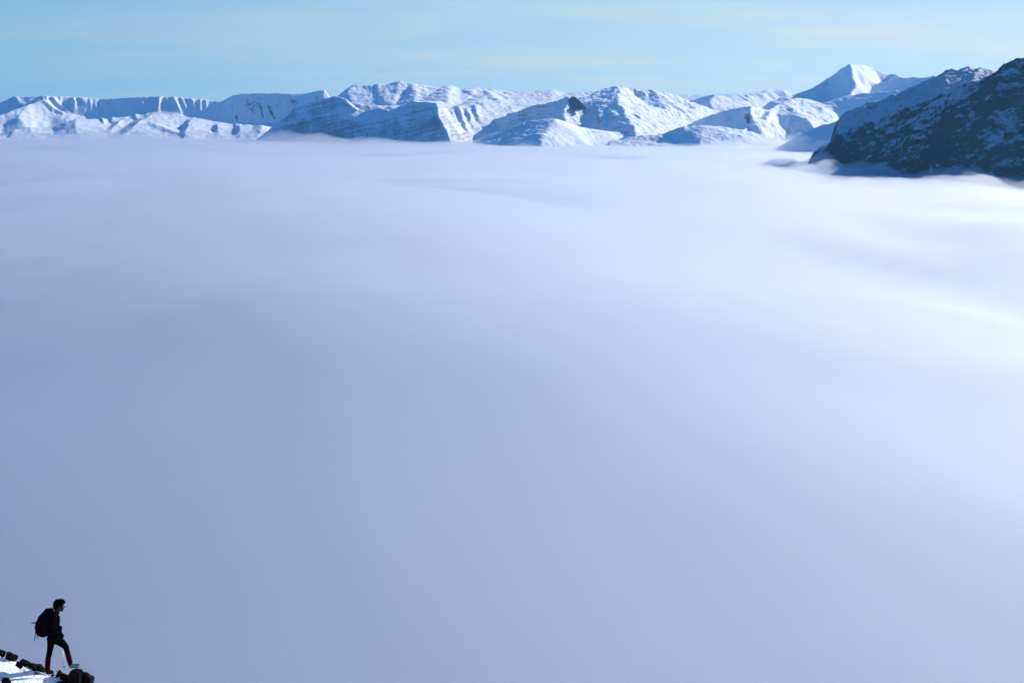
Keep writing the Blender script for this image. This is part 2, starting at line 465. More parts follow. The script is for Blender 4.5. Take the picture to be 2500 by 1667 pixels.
mountain('mesa', 'long flat-topped snowy escarpment with gullies on the left horizon', M_mesa, [
    at(23.6, (-2600, 330), (-1900, 300), (-1300, 312), (-800, 290), (-420, 300), (-250, 300), (-100, 292), (5, 285), (60, 258), (190, 256), (310, 258), (450, 268), (600, 262), (720, 256), (850, 264), (960, 274), (1020, 278), (1060, 256), (1110, 244), (1250, 240), (1390, 244), (1450, 232), (1495, 226), (1506, 252), (1600, 300), (1750, 330)),
    at(23.22, (-2600, 400), (-2000, 390), (-1500, 395), (-1000, 385), (-420, 400), (-250, 390), (-100, 372), (5, 345), (100, 312), (180, 290), (260, 330), (330, 345), (420, 360), (480, 385), (560, 365), (640, 345), (720, 335), (800, 345), (880, 365), (970, 392), (1040, 395), (1100, 392), (1200, 388), (1300, 380), (1500, 385), (1750, 400)),
], [(-2600, 21.3), (-2000, 21.3), (-1500, 21.3), (-1000, 21.3), (-420, 21.3), (1750, 21.3)], (-19500, -2200), (20800, 25200), (13, 18), 100, bumps=[
    ([(235, 268), (270, 300), (310, 338)], 10, 22, 42), ([(195, 285), (240, 318), (290, 345)], 12, 24, 36), ([(338, 272), (342, 340)], 8, 18, 36), ([(365, 272), (400, 302)], 10, 26, 30),
    ([(436, 295), (448, 350), (470, 392)], 7, 16, 36), ([(478, 284), (495, 330), (515, 382)], 9, 26, 42), ([(545, 290), (560, 320)], 10, 24, 24),
    ([(732, 264), (730, 335)], 7, 15, 32), ([(762, 268), (765, 310)], 6, 12, 20), ([(798, 264), (825, 335)], 7, 15, 34), ([(834, 268), (858, 345)], 7, 15, 34), ([(876, 270), (896, 350)], 7, 15, 34), ([(916, 275), (926, 355)], 7, 14, 34), ([(944, 280), (958, 355)], 7, 14, 30),
    ([(620, 330), (630, 375)], 16, 20, 26), ([(655, 290), (660, 330)], 6, 14, 24),
    ([(1092, 335), (1088, 390)], 10, 44, 60), ([(1200, 285), (1212, 365)], 8, 20, 38), ([(1235, 290), (1266, 370)], 9, 20, 38), ([(1275, 285), (1290, 330)], 8, 16, 24), ([(1320, 262), (1388, 298)], 14, 20, 34), ([(1450, 255), (1490, 275)], 10, 20, 26),
    ([(150, 300), (90, 370), (60, 430)], 60, 120, 60), ([(325, 348), (345, 400), (352, 446)], 95, 150, 70), ([(60, 380), (110, 400), (150, 440)], 40, 70, 30),
    ([(705, 340), (640, 400), (560, 450)], 60, 170, 66), ([(560, 375), (500, 430)], 30, 50, 36), ([(880, 372), (860, 405), (850, 440)], 26, 110, 55), ([(700, 400), (760, 420), (830, 436)], 30, 40, 26),
    ([(990, 395), (1000, 430)], 24, 60, 34), ([(1100, 395), (1098, 440)], 24, 60, 36), ([(1220, 395), (1195, 440)], 95, 40, 60),
] + flutes, rough=(9, 380.0), fine=(5, 80.0), gully=7.0, soft=5)

# dark stratified ridge in front of it
mountain('ridge', 'steep shaded ridge with slanting rock bands rising from the clouds', M_strata, [
    run(21.0, 18.9, (1180, 455), (1210, 432), (1260, 395), (1310, 352), (1370, 305), (1420, 285), (1480, 268), (1530, 256), (1560, 262), (1590, 274), (1610, 300), (1640, 322), (1680, 328), (1740, 312), (1790, 322), (1850, 298), (1900, 283), (1960, 279), (2005, 284)),
    [(2005, 284, 18.9), (2014, 340, 18.6), (2038, 390, 18.4), (2070, 436, 18.2), (2085, 470, 18.1)],
    [(2030, 278, 19.5), (2062, 330, 19.3), (2090, 390, 19.1), (2112, 436, 18.9)],
    [(1310, 380, 20.45), (1420, 350, 20.1), (1560, 360, 19.7), (1700, 390, 19.3)],
], [(1150, 20.4), (1560, 19.3), (2085, 17.9), (2140, 18.6), (2200, 19.3)], (-4200, 0), (17500, 22500), (10, 14), 200, rough=(14, 300.0), fine=(5, 70.0), warp=40, gully=6.0, soft=5, terr=(-0.22, 44.0, 11.0),
    bumps=[([(1345, 330), (1400, 380), (1420, 430)], 60, 30, 40), ([(1640, 330), (1600, 400), (1590, 430)], 70, 40, 40), ([(1800, 330), (1850, 420)], 50, 30, 26)])

# broad white range behind
mountain('snow_range', 'broad bright white snow range on the middle of the horizon', M_dome, [
    at(23.4, (1500, 290), (1545, 262), (1580, 236), (1625, 206), (1650, 208), (1780, 200), (1840, 190), (1890, 200), (1990, 210), (2040, 212), (2070, 208), (2110, 224), (2200, 220), (2250, 226), (2352, 238), (2422, 235), (2532, 230), (2612, 242), (2732, 237), (2860, 240), (3000, 250)),
    [(1560, 310, 22.6), (1610, 300, 22.2), (1680, 305, 22.0), (1800, 318, 22.1), (1900, 296, 22.0), (2050, 272, 21.9), (2120, 290, 21.9), (2200, 285, 21.8), (2352, 300, 21.8), (2532, 300, 22.0), (3000, 310, 22.2)],
    [(2050, 272, 21.9), (2040, 330, 21.0), (2075, 400, 20.0), (2110, 440, 19.4)],
    [(2200, 285, 21.8), (2215, 340, 20.8), (2200, 440, 19.7)],
], [(1480, 20.6), (2080, 18.9), (2230, 19.0), (3000, 20.4)], (-3400, 2700), (18600, 25200), (13, 20), 300, bumps=[
    ([(1590, 238), (1612, 290), (1640, 322)], 60, 120, 60), ([(1740, 215), (1750, 262), (1790, 300)], 30, 60, 26), ([(1880, 205), (1900, 250)], 30, 70, 20), ([(1800, 200), (1850, 192)], 30, 30, 14),
    ([(2070, 330), (2100, 400), (2115, 440)], 20, 26, 40), ([(2100, 310), (2130, 380), (2150, 430)], 18, 24, 40), ([(2140, 320), (2170, 400)], 16, 22, 36), ([(2180, 300), (2196, 370)], 14, 22, 34),
    ([(2230, 240), (2300, 290)], 30, 40, 26), ([(2130, 230), (2200, 262)], 26, 40, 24)],
    rough=(15, 360.0), fine=(7, 65.0), tr=A, gully=13.0, soft=5)

# middle ridge and the twin summits right of it
mountain('twin_summits', 'snowy mountain with two rounded tops and banded rock below', M_strata, [
    [(-190, 445, 20.9), (-150, 428, 20.8), (-100, 372, 20.6), (-20, 342, 20.4), (80, 310, 20.1), (150, 295, 19.95), (228, 274, 19.8), (262, 264, 19.75), (326, 286, 20.05), (345, 262, 20.5), (390, 238, 20.8), (440, 226, 20.9), (480, 214, 20.9), (500, 211, 20.9), (520, 222, 21.0), (560, 243, 21.0), (600, 231, 21.0), (640, 232, 21.1), (690, 240, 21.2), (740, 252, 21.3), (830, 285, 21.4), (930, 325, 21.6), (1010, 360, 21.8)],
    [(228, 274, 19.8), (234, 330, 19.4), (246, 386, 19.0), (262, 440, 18.7)],
    [(326, 286, 20.05), (324, 330, 19.7), (330, 386, 19.3), (345, 440, 18.9)],
    [(500, 211, 20.9), (486, 285, 19.75), (522, 345, 19.05), (560, 400, 18.5), (568, 440, 18.2)],
    [(620, 300, 20.6), (720, 330, 20.4), (860, 350, 20.8)],
], [(-220, 20.3), (0, 19.5), (262, 18.3), (345, 18.6), (570, 17.8), (1010, 19.6)], (-900, 3800), (17600, 23000), (10, 14), 400, tr=B, bumps=[
    ([(394, 318), (398, 365), (408, 412)], 8, 36, 40), ([(450, 320), (470, 360), (500, 400)], 20, 24, 26), ([(560, 340), (600, 372)], 20, 40, 30), ([(640, 240), (740, 300), (800, 340)], 40, 40, 34), ([(690, 245), (800, 300), (880, 335)], 26, 26, 24), ([(470, 300), (520, 300)], 20, 20, 10), ([(-20, 350), (10, 380)], 20, 20, 20)],
    rough=(22, 300.0), fine=(9, 65.0), terr=(-0.06, 46.0, 14.0), warp=40, soft=4, gully=18.0)
mountain('rock_tooth', 'small dark bare rock tooth on the middle ridge', snow_rock_mat('bare_rock', (0.05, 0.05, 0.055), (1.2, 1.3), 0.01, 0.2), [
    at(19.7, (250, 292), (258, 272), (268, 258), (284, 256), (300, 268), (326, 292)),
], [(236, 19.58), (338, 19.58)], (740, 1010), (19480, 19900), (5, 6), 450, tr=B, rough=(8, 60.0), fine=(3, 20.0), warp=6, back=140.0, drop=160.0, gully=0, base_z=105.0)

# low rounded foothills along the cloud line
mountain('foothill', 'smooth rounded snow foothill just above the cloud line', M_dome, [
    [(-190, 470, 18.7), (-130, 440, 18.6), (-60, 418, 18.45), (0, 396, 18.3), (80, 373, 18.1), (150, 362, 17.95), (200, 360, 17.9), (240, 372, 18.0), (300, 394, 18.15), (360, 408, 18.25), (440, 418, 18.4), (540, 424, 18.5), (640, 455, 18.6)],
    [(196, 360, 17.9), (160, 420, 17.45), (130, 460, 17.1)],
    [(-100, 450, 17.9), (20, 448, 17.5), (90, 446, 17.3)],
], [(-200, 17.5), (120, 16.8), (400, 17.3), (660, 17.8)], (-800, 2300), (16400, 20000), (10, 13), 500, tr=B, bumps=[
    ([(330, 436), (360, 446), (430, 430)], 40, 60, 22), ([(60, 440), (160, 452), (330, 452)], 30, 30, 16)], rough=(10, 300.0), fine=(5, 70.0), warp=30, back=900, drop=250, gully=8.0)
mountain('foothill', 'low double snow hump beside the cloud edge right of centre', M_dome, [
    [(420, 470, 17.9), (520, 448, 17.9), (620, 440, 17.9), (700, 424, 17.9), (760, 408, 17.9), (815, 391, 17.85), (880, 388, 17.8), (950, 400, 17.95), (1000, 428, 18.0), (1045, 412, 17.9), (1100, 436, 18.0), (1180, 440, 18.0), (1260, 470, 18.1)],
], [(400, 17.1), (860, 16.8), (1280, 17.2)], (1200, 4400), (16400, 19300), (10, 13), 520, tr=B, bumps=[
    ([(740, 415), (790, 408), (800, 430)], 26, 20, 22), ([(920, 455), (1000, 440), (1080, 452)], 40, 50, 30), ([(560, 452), (640, 445), (700, 458)], 40, 40, 18)], rough=(16, 300.0), fine=(6, 70.0), warp=40, back=700, drop=220, gully=12.0)

# hills in front of the peak
mountain('spur_hills', 'snowy spurs with blue shaded flanks below the pointed peak', M_dome, [
    [(760, 400, 20.4), (820, 384, 20.1), (880, 355, 19.8), (960, 330, 19.5), (1050, 312, 19.2), (1108, 302, 19.0), (1180, 322, 19.4), (1230, 290, 20.2), (1300, 266, 20.9), (1380, 275, 21.4), (1460, 296, 21.4), (1560, 326, 21.4)],
    [(1108, 302, 19.0), (1096, 350, 18.65), (1074, 405, 18.3), (1060, 440, 18.0)],
    [(1176, 324, 19.38), (1130, 368, 18.98), (1092, 405, 18.62), (1085, 440, 18.3)],
    [(1184, 330, 19.2), (1164, 372, 18.72), (1138, 425, 18.2)],
    [(1212, 328, 19.6), (1232, 388, 19.15), (1262, 432, 18.75)],
    [(1300, 318, 19.9), (1362, 366, 19.0), (1388, 410, 18.5), (1400, 440, 18.2)],
    [(1480, 330, 20.6), (1470, 400, 19.3)],
], [(740, 19.6), (1055, 17.6), (1090, 18.0), (1140, 17.8), (1270, 18.3), (1410, 18.0), (1570, 18.8)], (2300, 5600), (17200, 22900), (10, 15), 600, tr=B, bumps=[
    ([(1260, 300), (1300, 340)], 24, 40, 26), ([(1400, 300), (1440, 340)], 24, 40, 26), ([(1200, 360), (1205, 420)], 16, 24, 22), ([(960, 335), (980, 400)], 40, 30, 20)], rough=(22, 320.0), fine=(9, 65.0), soft=4, gully=18.0)
mountain('far_hills', 'far low snow hills on the horizon left of the pointed peak', M_dome, [
    [(640, 262, 26.0), (740, 252, 26.0), (850, 250, 25.8), (940, 248, 25.6), (1040, 246, 25.6), (1130, 240, 25.8), (1160, 232, 25.9), (1195, 223, 26.0), (1250, 230, 26.1), (1300, 242, 26.2), (1360, 240, 26.2), (1500, 250, 26.2)],
    [(820, 282, 24.6), (870, 262, 24.4), (935, 247, 24.1), (1000, 262, 24.2), (1040, 292, 24.5)],
    [(935, 247, 24.1), (905, 290, 23.6)],
], [(640, 23.6), (905, 22.6), (1500, 23.6)], (2300, 6600), (22200, 28200), (14, 22), 650, tr=B, bumps=[([(1160, 236), (1150, 262), (1170, 290)], 40, 60, 40), ([(1240, 236), (1260, 270)], 50, 40, 40)], rough=(16, 420.0), fine=(6, 100.0))

# the pointed snow peak
mountain('snow_peak', 'pointed white snow peak with one blue shaded face', M_peak, [
    [(1180, 285, 21.5), (1250, 262, 21.7), (1310, 245, 21.9), (1370, 225, 22.05), (1390, 210, 22.1), (1410, 202, 22.2), (1450, 175, 22.45), (1500, 140, 22.4), (1553, 106, 22.3), (1600, 108, 22.6), (1650, 120, 22.8), (1750, 150, 22.9), (1770, 165, 22.4), (1850, 165, 21.3), (1885, 170, 21.0), (1940, 160, 20.5), (2060, 180, 19.8), (2250, 200, 19.2)],
    [(1450, 175, 22.45), (1450, 235, 22.05), (1455, 290, 21.7)],
    [(1553, 106, 22.3), (1566, 165, 21.8), (1582, 205, 21.5), (1556, 250, 21.2), (1490, 300, 20.9)],
    [(1672, 150, 22.75), (1660, 200, 22.2), (1640, 255, 21.75), (1590, 300, 21.35)],
    [(1770, 165, 22.2), (1845, 220, 20.6), (1910, 310, 19.0)],
    [(1300, 300, 20.9), (1400, 300, 21.1)],
], [(1160, 19.6), (1450, 19.4), (1910, 18.2), (2250, 17.9)], (3700, 10200), (17600, 24600), (12, 16), 700, tr=B, bumps=[
    ([(1374, 225), (1392, 260), (1400, 300)], 20, 40, 34), ([(1420, 205), (1432, 260)], 14, 24, 24), ([(1600, 150), (1615, 200), (1600, 250)], 20, 30, 16)],
    rough=(11, 420.0), fine=(5, 85.0), warp=25)
mountain('shaded_slope', 'blue shaded snow slope running down behind the dark hill', M_dome, [
    run(15.8, 13.6, (1200, 500), (1260, 470), (1330, 432), (1430, 386), (1480, 375), (1600, 330), (1760, 290), (1900, 270)),
], [(1180, 15.2), (1900, 12.6)], (2600, 5400), (12200, 17400), (11, 16), 750, tr=B, rough=(8, 320.0), fine=(3, 80.0), warp=25)

# the dark scrub-covered hill on the right
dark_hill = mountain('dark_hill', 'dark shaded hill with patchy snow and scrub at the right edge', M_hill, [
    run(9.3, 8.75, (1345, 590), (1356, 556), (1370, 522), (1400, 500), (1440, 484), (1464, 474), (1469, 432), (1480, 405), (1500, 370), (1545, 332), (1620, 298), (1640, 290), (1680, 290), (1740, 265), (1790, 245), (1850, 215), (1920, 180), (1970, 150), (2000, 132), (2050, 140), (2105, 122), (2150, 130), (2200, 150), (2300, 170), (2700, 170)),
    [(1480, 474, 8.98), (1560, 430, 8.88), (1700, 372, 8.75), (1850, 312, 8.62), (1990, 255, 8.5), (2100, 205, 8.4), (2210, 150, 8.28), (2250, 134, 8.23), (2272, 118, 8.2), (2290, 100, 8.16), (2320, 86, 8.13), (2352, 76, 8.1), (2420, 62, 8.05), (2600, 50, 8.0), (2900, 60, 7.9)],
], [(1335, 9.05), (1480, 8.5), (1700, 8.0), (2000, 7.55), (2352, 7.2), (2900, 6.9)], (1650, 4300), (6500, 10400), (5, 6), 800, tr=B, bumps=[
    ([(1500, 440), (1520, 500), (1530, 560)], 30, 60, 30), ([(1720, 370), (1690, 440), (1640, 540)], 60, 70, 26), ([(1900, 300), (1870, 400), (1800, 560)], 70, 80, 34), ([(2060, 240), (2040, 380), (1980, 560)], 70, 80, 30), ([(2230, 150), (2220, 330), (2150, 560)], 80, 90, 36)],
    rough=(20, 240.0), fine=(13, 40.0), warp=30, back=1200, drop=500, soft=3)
hm = dark_hill.data                                       # where the open snowfield lies: behind the front crest
hv = np.empty(len(hm.vertices) * 3, np.float32); hm.vertices.foreach_get('co', hv); hv = hv.reshape(-1, 3)
front = [(B(x_, 0)[0], d_ * 1000.0) for x_, d_ in ((1480, 8.98), (1700, 8.75), (1990, 8.5), (2210, 8.28), (2352, 8.1), (2900, 7.9))]
fxw = [(p_ - CX) / F * d_ for p_, d_ in front]; fyw = [d_ for p_, d_ in front]
sf = np.clip((hv[:, 1] - np.interp(hv[:, 0], fxw, fyw) + 60 * fbm(hv[:, 0] / 150.0, hv[:, 2] / 90.0, 3, 877)) / 80.0, -0.15, 1)
sf = sf - 0.45 * np.clip((hv[:, 0] - 2500) / 350.0, 0, 1) * (sf < 0.3)
hm.attributes.new('snowfield', 'FLOAT', 'POINT').data.foreach_set('value', sf.astype(np.float32))

# ------------------------------------------------------------------ the near mountainside
YP = 33.0                                                # depth of the crest the walker stands on
CREST = [(-2600, 640), (-1200, 1130), (-500, 1395), (-200, 1510), (0, 1597), (40, 1616), (88, 1634), (112, 1646), (140, 1652), (172, 1662), (224, 1684), (320, 1745), (520, 1890), (900, 2180), (1700, 2900), (3400, 4700)]
cpts = [P(a, b_, YP) for a, b_ in CREST]
CRX, CRZ = np.array([p.x for p in cpts]), np.array([p.z for p in cpts])
def ground_z(x, y, detail=True):
    x, y = np.asarray(x, float), np.asarray(y, float)
    cz = np.interp(x, CRX, CRZ)
    cz = np.where(x > CRX[-1], CRZ[-1] - 1.3 * (x - CRX[-1]), cz)
    cz = np.where(x < CRX[0], CRZ[0] + 0.3 * (CRX[0] - x), cz)
    d = YP - y
    near = cz - np.where(d > 0, 0.34 * d + 0.004 * d * d, 0) - np.where(d < 0, 0.55 * -d + 0.5 * np.maximum(-d - 0.8, 0), 0)
    ledge = -1.7 - 0.22 * x - 0.95 * np.maximum(y - 2.2, 0) - 0.5 * np.maximum(-y - 14, 0) - 0.6 * np.maximum(x - 3, 0) - 0.2 * np.maximum(-x - 6, 0)
    k = 0.9
    z = np.logaddexp(near / k, ledge / k) * k
    if detail:
        far = np.clip(np.hypot(x + 11, y - YP) / 40.0, 0, 1)
        z = z + (0.035 * fbm(x / 1.1, y / 1.1, 4, 901) + 0.018 * fbm(x / 0.16, y / 0.16, 3, 905)) + far * 3.0 * fbm(x / 22.0, y / 22.0, 5, 911)
    return np.maximum(z, CLOUD_Z - 150)
def axis2(c, lo, hi, n, k):
    t = np.linspace(-1, 1, n)
    q = np.sinh(k * t) / np.sinh(k)
    return c + np.where(q < 0, -q * (lo - c), q * (hi - c))
gx = axis2(-11.4, -420, 330, 620, 6.2)
gy = axis2(32.6, -190, 360, 520, 6.0)
SX, SY = np.meshgrid(gx, gy)
gm, nt, out = new_mat('near_snow')
geo = nd(nt, 'ShaderNodeNewGeometry')
n1 = nd(nt, 'ShaderNodeTexNoise', {'Vector': geo.outputs['Position'], 'Scale': 2.6, 'Detail': 7.0, 'Roughness': 0.65})
n2 = nd(nt, 'ShaderNodeTexNoise', {'Vector': geo.outputs['Position'], 'Scale': 11.0, 'Detail': 4.0, 'Roughness': 0.6})
f = nd(nt, 'ShaderNodeMapRange', {0: n1.outputs[0], 1: 0.61, 2: 0.67, 3: 0.0, 4: 1.0}, interpolation_type='SMOOTHSTEP')
mx = nd(nt, 'ShaderNodeMix', {0: f.outputs[0], 6: (0.86, 0.89, 0.92, 1), 7: (0.05, 0.045, 0.04, 1)}, data_type='RGBA')
bp = nd(nt, 'ShaderNodeBump', {'Height': n2.outputs[0], 'Distance': 0.05, 'Strength': 0.7})
b = nd(nt, 'ShaderNodeBsdfPrincipled', {'Base Color': mx.outputs[2], 'Roughness': 0.7, 'Specular IOR Level': 0.2, 'Normal': bp.outputs[0]})
nt.links.new(b.outputs[0], out.inputs[0])
me = grid_mesh('mountainside', SX, SY, ground_z(SX, SY))
me.materials.append(gm)
ground = bpy.data.objects.new('mountainside', me)
col.objects.link(ground)
tag(ground, 'steep sunlit snow slope in the lower left corner', kind='structure')

# ------------------------------------------------------------------ rocks along the crest
M_rock = plain_mat('dark_rock', (0.006, 0.005, 0.005), 0.95, 0.6, 9.0, 0.05, 0.03)
def add_rock(box, label, seed, depth=None, dy=0.0, npts=18, rough=0.07, rot=0.0):
    x0, y0, x1, y1 = box
    c = P((x0 + x1) / 2, (y0 + y1) / 2, YP + dy)
    a = P(x1, (y0 + y1) / 2, YP + dy); t = P((x0 + x1) / 2, y0, YP + dy)
    hx, hz_ = (a - c).length, (t - c).length
    hy = depth or (hx * 0.5 + hz_ * 0.5)
    rnd = random.Random(seed)
    bm = bmesh.new()
    for _ in range(npts):
        v = Vector((rnd.uniform(-1, 1), rnd.uniform(-1, 1), rnd.uniform(-1, 1)))
        v = v / max(v.length, 0.75)
        bm.verts.new((v.x * hx, v.y * hy, v.z * hz_))
    bmesh.ops.convex_hull(bm, input=bm.verts[:])
    for v in [v for v in bm.verts if not v.link_faces]: bm.verts.remove(v)
    bmesh.ops.triangulate(bm, faces=bm.faces[:])
    bmesh.ops.subdivide_edges(bm, edges=bm.edges[:], cuts=2, use_grid_fill=True)
    m = min(hx, hz_)
    for v in bm.verts:
        q = v.co / max(m, 1e-4)
        n = math.sin(q.x * 3.1 + seed) * math.sin(q.y * 2.3 + seed * 2.1) * math.sin(q.z * 3.7 + seed * 0.7) * 1.4 + rnd.uniform(-.6, .6)
        v.co += v.co.normalized() * n * m * rough
    ex = [max(abs(v.co[k]) for v in bm.verts) for k in range(3)]
    for v in bm.verts:
        v.co.x *= hx / ex[0]; v.co.y *= hy / ex[1]; v.co.z *= hz_ / ex[2]
    bmesh.ops.rotate(bm, verts=bm.verts, cent=(0, 0, 0), matrix=Matrix.Rotation(R(rot), 3, 'Y'))
    me = bpy.data.meshes.new('rock')
    bm.to_mesh(me); bm.free()
    me.materials.append(M_rock)
    o = bpy.data.objects.new('rock', me)
    o.location = c
    col.objects.link(o)
    tag(o, label, 'rock', 'dark rocks along the snow crest')
    return o
rocks = [
    ((-22, 1580, 14, 1606), 'dark rock at the left picture edge, highest of the crest rocks', 0.0, 18),
    ((10, 1592, 42, 1618), 'broad brownish rock second from the left edge on the crest', -0.02, 24),
    ((36, 1613, 56, 1632), 'small dark rock sunk in snow just below the broad brownish one', -0.30, 20),
    ((46, 1610, 74, 1628), 'dark rock halfway between the broad brownish one and the walker', 0.05, 26),
    ((62, 1619, 92, 1640), 'long dark rock in the snow left of the walker', -0.08, 26),
    ((84, 1623, 114, 1639), 'low dark rock right behind the rear foot of the walker', 0.20, 22),
    ((133, 1635, 153, 1652), 'small rounded rock under the walking pole between the boots', 0.05, 10),
    ((124, 1645, 134, 1654), 'pebble-sized dark stone in front of the rear boot', -0.3, 0),
    ((146, 1643, 178, 1662), 'flat dark rock leaning against the big outcrop', 0.0, 16),
    ((3, 1653, 29, 1670), 'lone dark rock in open snow near the bottom left corner', -0.75, 12),
]
for i, (box, label, dy, rt) in enumerate(rocks): add_rock(box, label, 20 + i, dy=dy + (0.14 if i in (0, 1, 3, 4, 5) else 0), rot=rt)
add_rock((163, 1631, 206, 1684), 'big dark outcrop under the raised front boot of the walker', 77, depth=0.3, dy=-0.08, npts=34, rough=0.09)
add_rock((186, 1641, 229, 1700), 'dark craggy rock at the lower right end of the crest', 81, depth=0.3, dy=0.02, npts=28, rough=0.10, rot=8)
add_rock((134, 1656, 174, 1684), 'dark slab at the bottom picture edge left of the big outcrop', 83, depth=0.2, dy=-0.1, npts=24)
# ------------------------------------------------------------------ the walker
def Q(zx, zy, dy=0.0): return P(70 + zx / 7.84, 1450 + zy / 7.84, YP + dy)
KZ = (Q(100, 0) - Q(0, 0)).length / 100.0                 # metres per tracing unit
def chain(bm, pts, n=9, ysc=1.0):
    """a tapered limb: pts = (zx, zy, dy, radius in tracing units)"""
    for a, b_ in zip(pts[:-1], pts[1:]):
        for i in range(n + 1):
            t = i / n
            c = Q(a[0] + (b_[0] - a[0]) * t, a[1] + (b_[1] - a[1]) * t, a[2] + (b_[2] - a[2]) * t)
            r = (a[3] + (b_[3] - a[3]) * t) * KZ
            bmesh.ops.create_icosphere(bm, subdivisions=2, radius=r, matrix=Matrix.Translation(c) @ Matrix.Diagonal((1, ysc, 1, 1)))
def ball(bm, zx, zy, dy, rx, ry, rz, rot=0.0):
    bmesh.ops.create_icosphere(bm, subdivisions=3, radius=1.0, matrix=Matrix.Translation(Q(zx, zy, dy)) @ Matrix.Rotation(rot, 4, 'Y') @ Matrix.Diagonal((rx * KZ, ry * KZ, rz * KZ, 1)))
def fuse(name, bm, mat, parent, voxel=0.012, smooth=6):
    """melt overlapping volumes into one continuous surface"""
    me = bpy.data.meshes.new(name)
    bm.to_mesh(me); bm.free()
    tmp = bpy.data.objects.new(name + '_tmp', me)
    col.objects.link(tmp)
    m = tmp.modifiers.new('r', 'REMESH'); m.mode = 'VOXEL'; m.voxel_size = voxel; m.use_smooth_shade = True
    if smooth:
        m = tmp.modifiers.new('s', 'SMOOTH'); m.factor = 0.5; m.iterations = smooth
    dg = bpy.context.evaluated_depsgraph_get()
    dg.update()
    res = bpy.data.meshes.new_from_object(tmp.evaluated_get(dg))
    bpy.data.objects.remove(tmp)
    res.name = name
    res.materials.clear(); res.materials.append(mat)
    o = bpy.data.objects.new(name, res)
    col.objects.link(o)
    if parent is not None:
        o.parent = parent
        o.matrix_parent_inverse = Matrix.Translation(-parent.location)
    return o
def empty(name, loc):
    o = bpy.data.objects.new(name, None)
    o.location = loc
    o.empty_display_size = 0.1
    col.objects.link(o)
    return o
M_skin = plain_mat('skin', (0.030, 0.016, 0.013), 0.7, 0.1, 8, 0.05)
M_hair = plain_mat('hair', (0.003, 0.0025, 0.0025), 0.8, 0.3, 40, 0.0)
M_jacket = plain_mat('jacket_cloth', (0.003, 0.003, 0.005), 0.9, 0.3, 12, 0.0)
M_trous = plain_mat('trouser_cloth', (0.003, 0.003, 0.003), 0.95, 0.3, 12, 0.0)
M_sock = plain_mat('red_wool', (0.022, 0.002, 0.0025), 0.95, 0.4, 30, 0.0)
M_boot = plain_mat('boot_leather', (0.012, 0.010, 0.010), 0.6, 0.3, 20, 0.05)
M_boot2 = plain_mat('grey_green_boot', (0.07, 0.12, 0.11), 0.7, 0.4, 20, 0.3)  # front boot, a paler grey-green than the rear one
M_pack = plain_mat('pack_cloth', (0.004, 0.002, 0.006), 0.85, 0.3, 14, 0.0)
M_web = plain_mat('webbing', (0.004, 0.005, 0.007), 0.8, 0.2, 20, 0.0)
M_pale = plain_mat('pale_sleeve', (0.62, 0.70, 0.46), 0.6, 0.15, 20, 0.3)
M_metal = plain_mat('dull_metal', (0.22, 0.27, 0.34), 0.45, 0.2, 20, 0.5)

person = empty('person', Q(370, 1490, 0.1))
tag(person, 'person in dark clothes and red socks striding right, foot on rock', 'person')
NEAR, FAR = -0.10, 0.10
def hand(bm, zx, zy, dy, dirx, diry, r=7.5):
    """a closed hand: palm, four fingers curled round what it holds, thumb on the side"""
    ball(bm, zx, zy, dy, 30, 20, 34, 0.3)
    for i, ln in enumerate((26, 31, 29, 22)):
        oy = zy - 24 + i * 16
        chain(bm, [(zx + 12 * dirx, oy, dy - 0.02, r + 1), (zx + (16 + ln) * dirx, oy + 3, dy - 0.015, r), (zx + (14 + ln) * dirx, oy + 5, dy + 0.028, r - 0.5), (zx + 16 * dirx, oy + 6, dy + 0.038, r - 1)], 4)
    chain(bm, [(zx - 4 * dirx, zy - 26, dy + 0.01, r + 2), (zx + 22 * dirx, zy - 44, dy + 0.02, r + 1), (zx + 42 * dirx, zy - 38, dy + 0.012, r)], 4)
bm = bmesh.new()
# head with jaw, nose, brow, ear; neck; trunk; arms; legs
ball(bm, 578, 196, 0, 84, 66, 92, 0.1)
ball(bm, 612, 262, 0, 52, 46, 66, -0.35)
ball(bm, 655, 205, 0, 20, 36, 22)
chain(bm, [(664, 212, 0, 9), (683, 243, 0, 13)], 4)
ball(bm, 662, 282, 0, 15, 24, 9)
ball(bm, 636, 318, 0, 20, 22, 17)
for sgn in (-1, 1): ball(bm, 562, 222, sgn * 64 * KZ, 16, 8, 26, 0.2)
chain(bm, [(560, 285, 0, 52), (520, 372, 0, 58)], 5)
chain(bm, [(505, 420, -0.12, 58), (505, 420, 0.12, 58)], 6)
chain(bm, [(495, 430, 0, 78), (500, 560, 0, 82), (500, 690, 0, 76), (488, 820, 0, 84)], 8, 1.35)
chain(bm, [(490, 425, -0.20, 46), (455, 610, -0.24, 36), (560, 655, -0.19, 27)], 8)
hand(bm, 590, 650, -0.19, 1, 0)
chain(bm, [(525, 425, 0.19, 46), (556, 620, 0.22, 36), (620, 760, 0.17, 27)], 8)
hand(bm, 622, 800, 0.17, 1, 0)
chain(bm, [(445, 850, FAR, 72), (410, 1090, FAR, 46), (385, 1200, FAR, 48), (362, 1420, FAR, 30), (362, 1470, FAR, 30)], 10)
chain(bm, [(540, 870, NEAR, 74), (712, 995, NEAR, 50), (742, 1120, NEAR, 46), (796, 1330, NEAR, 30)], 10)
body = fuse('body', bm, M_skin, person, 0.009, 2)

